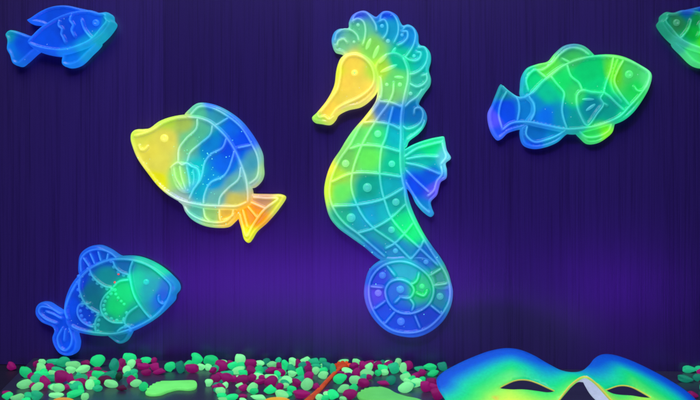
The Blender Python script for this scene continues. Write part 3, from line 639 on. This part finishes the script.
Cz = -np.where(A_ < 0, .0165, .026) * A_ ** 2 - .03 * np.clip(B_ - .8, 0, 9) ** 2 + Nz + .28 * np.exp(-((np.abs(A_) - 2.9) ** 2 / 2.2 + (B_ - 1.15) ** 2 / .5)) + .25 * np.exp(-((np.abs(A_) - 3.6) ** 2 / 2 + (B_ + 1.6) ** 2 / .7))
top = np.array([p for p in loop if p[1] > 1.0 and not (abs(p[0]) < 1.4 and p[1] < 0)]); top = top[np.argsort(top[:, 0])]
dt = seg_dist(P, top, closed=False)
dt = dt + 1.25 * np.exp(-(A_ / 1.3) ** 2)
stops = [(0, (4, 66, 196)), (.6, (4, 84, 208)), (1.05, (6, 140, 200)), (1.55, (10, 196, 162)), (2.1, (20, 210, 120)), (2.7, (80, 224, 100)), (3.4, (160, 236, 84)), (4.2, (206, 238, 76)), (5.5, (236, 230, 60)), (7, (245, 190, 50))]
sx = [s[0] for s in stops]; sc = np.array([s2l(s[1]) for s in stops])
col = np.stack([np.interp(dt, sx, sc[:, i]) for i in range(3)], 1)
spot_w = np.exp(-((A_ + 4.62) ** 2 + (B_ + .88) ** 2) / .012)[:, None]; col = col * (1 - spot_w) + np.array(s2l((240, 110, 60))) * spot_w
me = bpy.data.meshes.new('carnival_mask')
faces = []
for f in tri:
    a = P[f[1]] - P[f[0]]; c = P[f[2]] - P[f[0]]
    faces.append(tuple(int(i) for i in (f if a[0] * c[1] - a[1] * c[0] > 0 else f[::-1])))
me.from_pydata([(x * .01, y * .01, z * .01) for x, y, z in zip(XA, B_, Cz)], [], faces); me.update()
ca = me.color_attributes.new('dye', 'FLOAT_COLOR', 'POINT')
ca.data.foreach_set('color', np.concatenate([col, np.ones((len(col), 1))], 1).astype(np.float32).ravel())
for m in (M_MASK, M_MASK_IN, M_MASK_RIM): me.materials.append(m)
mask = link('carnival_mask', me, None)
so = mask.modifiers.new('thickness', 'SOLIDIFY'); so.thickness = .0011; so.offset = -1; so.material_offset = 1; so.material_offset_rim = 0
tag(mask, 'glowing half face mask, blue brow fading to yellow cheeks, lying on the floor', 'mask')
mask.matrix_world = Matrix.Translation((.1244, .4274, .0249)) @ Matrix.Rotation(math.radians(8.8), 4, 'Z') @ Matrix.Rotation(math.radians(29.3), 4, 'X') @ Matrix.Rotation(math.radians(-6.8), 4, 'Z')

MCO = np.stack([XA, B_, Cz], 1) * .01
def edge_bead(name, path2, closed, r):
    idx = [int(np.argmin(((P - p) ** 2).sum(1))) for p in path2]
    pts = [Vector(MCO[q]) for q in idx]
    if closed: pts.append(pts[0])
    bm = bmesh.new(); n = 8; rows = []
    for q, p in enumerate(pts):
        d = (pts[(q + 1) % (len(pts) - 1)] - pts[q - 1 if q else (len(pts) - 2)]) if closed else (pts[min(q + 1, len(pts) - 1)] - pts[max(q - 1, 0)])
        d.normalize(); sd = d.cross(Vector((0, 0, 1))).normalized(); up = sd.cross(d)
        rows.append([bm.verts.new(p + Vector((0, 0, -.0005)) + sd * r * math.cos(a) + up * r * 1.5 * math.sin(a)) for a in [2 * math.pi * k_ / n for k_ in range(n)]])
    for r0, r1 in zip(rows, rows[1:]):
        for k_ in range(n): bm.faces.new((r0[k_], r0[(k_ + 1) % n], r1[(k_ + 1) % n], r1[k_]))
    bmesh.ops.recalc_face_normals(bm, faces=bm.faces)
    m2 = bpy.data.meshes.new(name); bm.to_mesh(m2); bm.free(); return link(name, m2, mask, M_MASK_RIM)
for hl in holes:
    hs_ = hl[np.argsort(hl[:, 0])]; p0, p1 = hs_[0], hs_[-1]
    up_ = hl[hl[:, 1] > p0[1] + (hl[:, 0] - p0[0]) / (p1[0] - p0[0]) * (p1[1] - p0[1]) - .02]
    edge_bead('eye_rim', up_[np.argsort(up_[:, 0])], False, .00030)
nose = loop[(np.abs(loop[:, 0]) < 1.75) & (loop[:, 1] < -.8) & (loop[:, 1] > -2.0)]; nose = nose[np.argsort(nose[:, 0])]
edge_bead('nose_rim', nose, False, .00042)
# pale foam pad glued along the inside of the nose, on its right flank
rim = np.array([MCO[int(np.argmin(((P - p) ** 2).sum(1)))] for p in nose])
rim = rim[(rim[:, 0] > -.0016) & (rim[:, 0] < .0165)]; rim = catmull([tuple(p) for p in rim], False, .0006)
bm = bmesh.new(); rows = []
for q, p in enumerate(rim):
    f_ = q / (len(rim) - 1); wd = .0068 * math.sin(math.pi * (.10 + .78 * f_)) ** .6
    dr = Vector((-.30 - .5 * f_, .10, -.85 + .25 * f_)).normalized(); bx_ = Vector((0, 1, 0))
    row = []
    for tt in np.linspace(0, 1, 7):
        row.append(bm.verts.new(Vector(p) + Vector((-.0002, .0007, -.0006)) + dr * wd * tt + bx_ * .0012 * math.sin(math.pi * tt * .5)))
    rows.append(row)
for r0, r1 in zip(rows, rows[1:]):
    for k_ in range(6): bm.faces.new((r0[k_], r0[k_ + 1], r1[k_ + 1], r1[k_]))
bmesh.ops.recalc_face_normals(bm, faces=bm.faces)
m2 = bpy.data.meshes.new('nose_pad'); bm.to_mesh(m2); bm.free()
pad = link('nose_pad', m2, mask, M_MASK_IN); pad['label'] = 'pale lavender foam pad inside the nose'
sp = pad.modifiers.new('thickness', 'SOLIDIFY'); sp.thickness = .0012; sp.offset = 0

# ------------------------------------------------------------------ flat glowing feet and the long toy hand
M_LIME = glow_material('lime_glow_rubber', (112, 238, 120), .55, .5, .08, 60)
M_ORANGE = glow_material('orange_glow_rubber', (232, 82, 34), .42, .5, .2, 90)
M_AMBER = glow_material('amber_glow_rubber', (255, 176, 40), .5, .5, .08, 60)

def flat_piece(name, px_pts, z_top, thick, mat, label, cat, group=None):
    w = [floor_pt(x, y, z_top) for x, y in px_pts]
    c = sum(w, Vector()) / len(w)
    loop = catmull([((p.x - c.x) * 1000, (p.y - c.y) * 1000) for p in w], True, .8)
    a2 = (loop[:, 0] * np.roll(loop[:, 1], -1) - np.roll(loop[:, 0], -1) * loop[:, 1]).sum()
    if a2 < 0: loop = loop[::-1]
    tg = np.roll(loop, -1, 0) - np.roll(loop, 1, 0); tg /= np.linalg.norm(tg, axis=1, keepdims=True) + 1e-9
    nr = np.stack([-tg[:, 1], tg[:, 0]], 1)
    bm = bmesh.new(); t = thick * 1000; rings = []
    for ins, z in ((.25, 0), (0, .25 * t), (0, .7 * t), (.35, .93 * t), (.8, t)):
        rings.append([bm.verts.new(((q[0]) / 1000, q[1] / 1000, z / 1000)) for q in loop + nr * ins])
    n = len(loop)
    for r0, r1 in zip(rings, rings[1:]):
        for i in range(n): bm.faces.new((r0[i], r0[(i + 1) % n], r1[(i + 1) % n], r1[i]))
    ft = bm.faces.new(rings[-1]); fb_ = bm.faces.new(rings[0][::-1])
    bmesh.ops.triangulate(bm, faces=[ft, fb_]); bmesh.ops.recalc_face_normals(bm, faces=bm.faces)
    me = bpy.data.meshes.new(name); bm.to_mesh(me); bm.free()
    o = link(name, me, None, mat); o.location = (c.x, c.y, z_top - thick)
    return tag(o, label, cat, group)

flat_piece('rubber_foot', [(197, 383), (195, 386.8), (189, 388), (178, 387.6), (169, 389.6), (160, 392.8), (151, 393.4), (146, 392.2), (145.6, 390.4), (147.6, 389.4), (147, 387.8), (149.6, 387), (149.4, 385.4), (152, 384.8), (152.4, 383.4), (155, 383), (156, 381.8), (159, 381.6), (161, 380.6), (172, 380.4), (185, 379.9), (194, 380)],
           .0022, .002, M_LIME, 'small lime green rubber foot lying flat on bare dark floor', 'foot toy', 'flat rubber feet on the floor')
flat_piece('rubber_foot', [(357, 394), (358.4, 391.6), (360.6, 391.2), (361, 389.4), (363.6, 389.2), (364.6, 387.8), (367.4, 388), (369, 386.8), (371.6, 387.4), (373.6, 386.4), (376, 387), (379, 386.2), (383, 386.6), (389, 388.4), (396.4, 392.4), (407.7, 396), (418, 398), (424, 401), (424, 406), (412, 408), (398, 403), (386, 400), (372, 399.6), (362, 398)],
           .0026, .0022, M_LIME, 'large lime green rubber foot with scalloped toes between pebbles and mask', 'foot toy', 'flat rubber feet on the floor')
flat_piece('rubber_foot', [(262, 404), (265, 399), (270, 397.2), (278, 396.6), (286, 397.4), (291, 400), (294, 408), (296, 420), (290, 428), (276, 428), (268, 416)],
           .0024, .0022, M_AMBER, 'amber rubber foot just peeping in beside the orange toy hand', 'foot toy', 'flat rubber feet on the floor')
flat_piece('rubber_foot', [(50, 404), (53, 399.4), (58, 397.4), (66, 397), (73, 398.6), (76, 402), (80, 412), (80, 424), (70, 430), (58, 424)],
           .0024, .0022, M_AMBER, 'amber rubber foot just peeping in below the dense green pebbles', 'foot toy', 'flat rubber feet on the floor')

def tube(bm, pts, rad, flat=1.0, seg=10):
    rows = []
    for i, p in enumerate(pts):
        p = Vector(p); d = (Vector(pts[min(i + 1, len(pts) - 1)]) - Vector(pts[max(i - 1, 0)])).normalized()
        s = d.cross(Vector((0, 0, 1))).normalized(); u = s.cross(d).normalized()
        rows.append([bm.verts.new(p + s * rad[i] * math.cos(a) + u * rad[i] * flat * math.sin(a)) for a in [2 * math.pi * k / seg for k in range(seg)]])
    for r0, r1 in zip(rows, rows[1:]):
        for k in range(seg): bm.faces.new((r0[k], r0[(k + 1) % seg], r1[(k + 1) % seg], r1[k]))
    bm.faces.new(rows[0][::-1]); bm.faces.new(rows[-1])

def px_z(px, py, depth):
    return Vector(((px - 350) / FPX * depth, depth, CAM_H - (py - 200) / FPX * depth))
hr = bpy.data.objects.new('toy_hand', None); COL.objects.link(hr)
tag(hr, 'orange toy hand on a long thin handle lying across the pebbles', 'toy')
hp = [px_z(340.5, 367.5, .585), px_z(335, 372.5, .568), px_z(327, 381, .543), px_z(319, 390, .519), px_z(312, 397, .501), px_z(303, 407, .476), px_z(296, 416, .456)]
hr.location = (hp[-1].x, hp[-1].y, 0)
def hpart(name, pts, rad, flat):
    bm = bmesh.new(); tube(bm, [p - hr.location for p in pts], rad, flat); bmesh.ops.recalc_face_normals(bm, faces=bm.faces)
    me = bpy.data.meshes.new(name); bm.to_mesh(me); bm.free(); return link(name, me, hr, M_ORANGE)
cp = catmull([tuple(p) for p in hp], False, .004)
hpart('handle', [Vector(p) for p in cp], list(np.interp(np.linspace(0, 1, len(cp)), [0, .25, .55, .7, .8, 1], [.0013, .0015, .0019, .0024, .0032, .0040])), .7)
pc = px_z(342.5, 366, .588)
hpart('palm', [px_z(338.6, 368.6, .580), px_z(340.5, 367, .585), px_z(342.5, 365.6, .5885), px_z(344, 364.6, .591)], [.0016, .0034, .0048, .0030], .55)
for fx_, fy_, bx in ((335.6, 365.2, 340), (338.6, 363.2, 341), (342.6, 362.4, 342.6), (346.8, 362.8, 344.2), (350, 365, 345.4)):
    hpart('finger', [px_z(bx, 366.0, .587), px_z((bx + fx_) / 2, (366 + fy_) / 2 - .3, .589), px_z(fx_, fy_, .590), px_z(fx_ * 1.06 - bx * .06, fy_ + .5, .5905)], [.0014, .0015, .0017, .0008], .9)

# ------------------------------------------------------------------ pebbles
PEB = {'L': ((124, 250, 156), 'lime green'), 'M': ((20, 216, 128), 'mint green'), 'G': ((22, 178, 128), 'sea green'), 'T': ((6, 132, 108), 'teal'), 'P': ((146, 0, 108), 'magenta'), 'D': ((84, 0, 62), 'dark plum'), 'K': ((2, 60, 38), 'very dark green'), 'V': ((98, 0, 112), 'violet')}
PM = {k: glow_material('pebble_' + v[1].replace(' ', '_'), v[0], .70 if k in 'LMGT' else .50, .55, .26, 190) for k, v in PEB.items()}
data = """35.6,364.2,5,6,P 42,362.6,7,5,L 41,369,9.5,9,L 50,368,9,7,P 55,362.5,18,5,G 63,363,14,9,G 73,366,14,7,L 71,371,10,7,L 83,370,13,7,L 85.5,363.6,9,5,P 26,373.6,12,10,M 31,376.5,7,6,P 36,379.5,11,8,G,25 44,375,10,6,M 53,374.5,9,6,L 58,371.5,12,7,G
51.6,379,12,6,G 62,378,14,12,P 70,379.5,8,9,P 45,384,13,8,P,-40 25,385,14,8,L,8 37,388.4,12,7,L,28 58.5,389,11,8,L 76.7,387.7,13,9.5,G 75.5,394.6,16,6.5,M,15 56.6,396,16,5,L,8 80.5,379,14,7,G 83,383,9,7,P 7,393.4,9,4,P 7.5,396.8,11,7,M 17,398,13,6,L 29,396,9,6,G 37,396.5,11,9,G 85,398,7,8,L 26,400.5,8,4,M
97.6,362.3,13.5,11,M 114.6,366.4,9,12,T 121.5,364.5,8,9,P 129.7,359.8,12.5,10,M 131.3,364.8,8,8,L 138,363,7,6,P 146,361,11,6,M,-10 154,361.4,6,6,P 144,367,12,6,P,10 155,368,10,8,P 146,373,10,6,P 159,372.4,12,5,P,15 126.5,370.4,8,7.5,L 133,373,9,6,G 97.6,369.5,8,4,P 99,375.8,13,7,M 110,376,12,7,T 88,378,9,6,P 105,381,13,7.5,D 119,378,6,8,K 89.5,385.5,9,9,L 96,383,8,5,M 97.6,389,9,6,G 111,385,13,7,L,-12 121.5,388.6,10,5,D 131,381,9,8,P,35 136,384,11,7,L 143.5,387.5,8.5,8.5,M 81,391,5,9,M 91,372.6,8,3,P
170,368,10.5,9,M 180,368.6,8.5,11,T 196.8,360.6,12.5,11,M 211,361.6,14,9,M 189,365,9,7,M 192,369.5,13,8,P 201.5,367.6,8,6,L 209,368,8,6,L 214.4,369.5,8,7,G 221,367,12,10,P 223,362.3,8,4,L 230.5,363,6,4,P 232.4,366.4,10,7,M 226,373.5,12,4,G 209,383.3,8,7,L,30 217.3,379.6,10,9,P 226.7,379,14,9,P 217,387.7,9,5,P 220.4,392,10,7,L 221.7,396.3,9,5,M 232,398,12,6,M 223,400,10,4,L
240.3,360.8,10,10,L 241,366.4,9,7,M 238,371.6,13,7,L,12 243,374,9,6,M 251,364.5,11,8,P 251,371,10,8,P 259.6,364,9,5,L 259,370.8,8.5,8,M 266.5,362.3,8,6,T 272,365.3,10,6,L 278.4,361.3,6,6,G 279.7,367,7,7,P 271.5,371,12,6,P 280,373.3,11,7,P 285.3,366.4,7,10,M 293.5,363,9,8,L 291.6,369.5,8,8,G 292.3,374.5,9,6,L 299.8,372.6,8,9,M 298.6,364.5,6,8,P 302.3,365.7,8,6,T 305,360,10,6.5,L 308,365,6,6,P 308.6,371,8,9,P 314,362,11,6,G 315.5,371.6,8,7,L 258.3,377,12,6,L,-8 242.6,381.4,12,10,P 252,378.3,9,7,P 259.6,382,12,5,P 243,388.4,9,6,P 251.6,388.4,11,8,L,30 271,378.3,14,6,L,-12 271,383.3,13,11,P 270,391,12,8,M,25 279.7,387.7,8,7,P 287,380.8,11,8,L 298,379,9,4,G 296.7,384,10,8,P 308.6,377.7,10,9,P 307,385.5,12,11,L 291.6,390.3,9,7,M,-20 301.7,395.3,18,8,P 282,395.3,13,8,L 258,398,15,5,L 232,380,7,6,P 238,378,6,4,L 242.6,396.5,9,4,P 243,400,7,3,L 315.5,387,8,6,P
323,361.8,7,6,G 316,367,11,5,G 327.7,367,12,7,T 323,370.8,9,5,M 323,376,10,7,L 333,370,6,10,G 343,360.8,11,5,L 341,373.4,7,4,P 347.8,371.8,12,6,L 340,379.6,13,9,M,28 349.7,377,8,7,V 354,366.4,9,6,P 356.6,362.8,8,6,L 356.6,373.3,9,8,P 363.5,366.4,9,8,P 369.8,363.4,10,5,P 369,367.6,8,7,L 366.7,374.5,13,9,L,15 355,381.4,11,9,L 363.5,384,11,8,P 343.4,389.6,12,7,L,20 353.5,389,8,8,M 350,395.3,14,9,P 333.3,395.5,11,9,M 327,393.4,7,6,P 319,398,7,6,L 325,398.6,9,5,M 343,399.4,7,4,L 383,383.3,12,4,P 378,365.7,8,7,P
383,370,12,8,M,-22 382.6,362.6,6,5,T 389.5,361.5,9,5,L 388,365.4,10,6,P,20 398,362,7.5,7,L 394,369.5,11,10,G 403.3,369.4,7,10,L 407.7,366.4,10,9,P,-25 419.3,369.4,10,5,G 430,367.8,12.5,6.5,M 442,367.4,10,8.5,T 433,374,12,6,M 405.2,378,10.5,8,L 416,376.4,9,6,P 421.6,373.6,8,6,P 405.8,388.4,15,10,L,10 416.3,384,12,8,L 390.8,381.2,10,8,T 431.6,382.7,10,7,P 425.3,387.7,10,10,P 433,388.4,11,8,P 437.3,395.3,12,11,P
689.4,370,12,6.5,G 685.6,379.8,14,6.5,T 699,368.6,8,6,G 700,374,7,8,P 697.5,378.5,9,7,T 692.8,395.5,10,6,P 709,371,10,7,M 714,380,11,7,P 706,388,11,7,G"""
peb = []
for tok in data.split():
    f = tok.split(','); peb.append([float(f[0]), float(f[1]), float(f[2]), float(f[3]), f[4], float(f[5]) if len(f) > 5 else random.uniform(-9, 9)])

fr = random.Random(5)                              # small ones filling the gaps of the heaps
for lo_, hi_, cnt_, ya, yb in ((32, 96, 16, 366, 392), (96, 160, 8, 366, 378), (212, 262, 14, 366, 396), (262, 330, 18, 366, 396), (330, 400, 14, 365, 384), (400, 440, 6, 371, 386)):
    for _ in range(cnt_):
        fx0, fy0 = fr.uniform(lo_, hi_), fr.uniform(ya, yb)
        if abs(fx0 - (341 - (fy0 - 366) * .86)) < 9 or (fy0 > 379 and 350 < fx0 < 400): continue      # not under the toy hand or the foot
        peb.append([fx0, fy0, fr.uniform(6, 9), fr.uniform(4.5, 6), fr.choice('PPMGTLP'), fr.uniform(-20, 20)])

def pebble_mesh(seed):
    rnd = random.Random(seed); bm = bmesh.new(); bmesh.ops.create_icosphere(bm, subdivisions=3, radius=1)
    ks = [(Vector((rnd.gauss(0, 1), rnd.gauss(0, 1), rnd.gauss(0, 1))).normalized(), rnd.uniform(.55, .95), rnd.uniform(.35, .85)) for _ in range(9)]
    ph = [rnd.uniform(0, 6.28) for _ in range(6)]
    for v in bm.verts:
        n = v.co.normalized(); r = 1.0
        for d, lvl, am in ks:                       # soft facets
            q = n.dot(d)
            if q > lvl: r -= (q - lvl) * am
        r += .07 * math.sin(2.1 * n.x + ph[0]) * math.sin(1.9 * n.y + ph[1]) + .05 * math.sin(3.4 * n.z + ph[2] + n.x * 2) + .02 * math.sin(7 * n.x + ph[3]) * math.sin(6 * n.y + ph[4]) * math.sin(6.5 * n.z + ph[5])
        v.co = n * r
    lo = Vector([min(v.co[i] for v in bm.verts) for i in range(3)]); hi = Vector([max(v.co[i] for v in bm.verts) for i in range(3)])
    for v in bm.verts:
        for i in range(3): v.co[i] = (v.co[i] - (lo[i] + hi[i]) / 2) * 2 / (hi[i] - lo[i])
    me = bpy.data.meshes.new('pebble'); bm.to_mesh(me); bm.free()
    me.polygons.foreach_set('use_smooth', [True] * len(me.polygons)); return me
VAR = [pebble_mesh(100 + i) for i in range(14)]
PMESH = {}
def pmesh(i, k):
    if (i, k) not in PMESH:
        m = VAR[i].copy(); m.materials.append(PM[k]); PMESH[(i, k)] = m
    return PMESH[(i, k)]

# seat each pebble on the board where the photo shows its foot
S = []
for (cx, cy, w, h, k, ang) in peb:
    yb = cy + h * .42
    t = CAM_H * FPX / (yb - 200)
    for _ in range(2):
        hw = w / 2 / FPX * t; hh = h / 2 / FPX * t * 1.0
        dep = min(max(.75 * (hw + hh) / 2, .0022), .006)
        x = (cx - 350) / FPX * t
        lim = wall_y(x) - dep - .0008
        t = min(t, lim)
    S.append([x, t, hw, hh, dep])
S = np.array(S); S0 = S.copy()
for it in range(60):                               # nudge apart along the floor, mostly in depth
    for i in range(len(S)):
        d = S[:, :2] - S[i, :2]
        rx = (S[:, 2] + S[i, 2]) * .74; ry = (S[:, 4] + S[i, 4]) * .76
        q = (d[:, 0] / rx) ** 2 + (d[:, 1] / ry) ** 2; q[i] = 9
        for j in np.where(q < 1)[0]:
            if j <= i: continue
            qq = math.sqrt(max(q[j], 1e-4)); push = (1 - qq) * .5
            sg = np.sign(d[j, 1]) or 1.0; sgx = np.sign(d[j, 0]) or 1.0
            S[j, 1] += sg * push * ry[j] * .40; S[i, 1] -= sg * push * ry[j] * .40
            S[j, 0] += sgx * push * rx[j] * .22; S[i, 0] -= sgx * push * rx[j] * .22
    S[:, 1] = np.minimum(S[:, 1], WALL_Y + WALL_K * S[:, 0] - S[:, 4] - .0008)
    S[:, 1] += (S0[:, 1] - S[:, 1]) * .05; S[:, 0] += (S0[:, 0] - S[:, 0]) * .08

ZONES = [(0, 92, 'in the heap under the scaly fish'), (92, 164, 'scattered before the small rubber foot'), (164, 236, 'behind the small rubber foot'), (236, 318, 'in the heap beside the orange handle'), (318, 380, 'lying around the orange toy hand'), (380, 450, 'between large rubber foot and mask'), (450, 800, 'beyond the right cheek of the mask')]
for i, (cx, cy, w, h, k, ang) in enumerate(peb):
    x, y, hw, hh, dep = S[i]
    o = bpy.data.objects.new('pebble', pmesh(random.randrange(14), k)); COL.objects.link(o)
    o.scale = (hw * 1.08, dep * 1.0, hh * 1.14)
    o.rotation_euler = (random.uniform(-.15, .15), -math.radians(ang), random.uniform(-.35, .35))
    a = math.radians(abs(ang)); zc = math.sqrt((hh * 1.14 * math.cos(a)) ** 2 + (hw * math.sin(a)) ** 2) * .97
    o.location = (x, y, zc)
    zone = next(z for z in ZONES if z[0] <= cx < z[1]); col = PEB[k][1]
    size = 'large ' if w * h > 95 else ('small ' if w * h < 50 else '')
    shape = 'long ' if w / h > 1.7 else ('round ' if w / h < 1.2 else 'oval ')
    row = 'at the wall ' if wall_y(x) - y < .022 else ''
    tag(o, f'{size}{shape}{col} pebble {row}{zone[2]}', 'pebble', f'{size}{shape}{col} pebbles {row}{zone[2]}')
# one magenta pebble has rolled off the board
o = bpy.data.objects.new('pebble', pmesh(3, 'P')); COL.objects.link(o)
p = floor_pt(11.6, 370.5, -.0064); s_ = p.y / FPX
o.scale = (5 * s_, 4 * s_, 4 * s_); o.rotation_euler = (0, .5, .2); o.location = (p.x, p.y, -.0064 + 4.1 * s_)
tag(o, 'lone magenta pebble rolled off the left edge of the floor board', 'pebble')

# the pebble bed goes on towards the viewer, below the picture; the polished wall mirrors its glow
rnd = random.Random(11); bm = bmesh.new(); keys = ['L', 'M', 'G', 'P', 'L', 'M', 'D', 'L']
for _ in range(230):
    x, y = rnd.uniform(-.19, .075), rnd.uniform(.315, .452)
    if x < -.19 + max(0, y - .31) * -.2: continue
    r = rnd.uniform(.0034, .0052); k = rnd.randrange(len(keys))
    mt = Matrix.Translation((x, y, r * .85)) @ Matrix.Rotation(rnd.uniform(0, 6.28), 4, 'Z') @ Matrix.Diagonal((r * 1.35, r, r * .9, 1))
    g = bmesh.ops.create_icosphere(bm, subdivisions=2, radius=1, matrix=mt)
    for f in {f for v in g['verts'] for f in v.link_faces}: f.material_index = k; f.smooth = True
me = bpy.data.meshes.new('pebble_bed'); bm.to_mesh(me); bm.free()
for k in keys: me.materials.append(PM[k])
o = bpy.data.objects.new('pebble_bed', me); COL.objects.link(o); o['kind'] = 'stuff'
tag(o, 'loose bed of green and magenta pebbles spreading towards the viewer', 'pebbles')
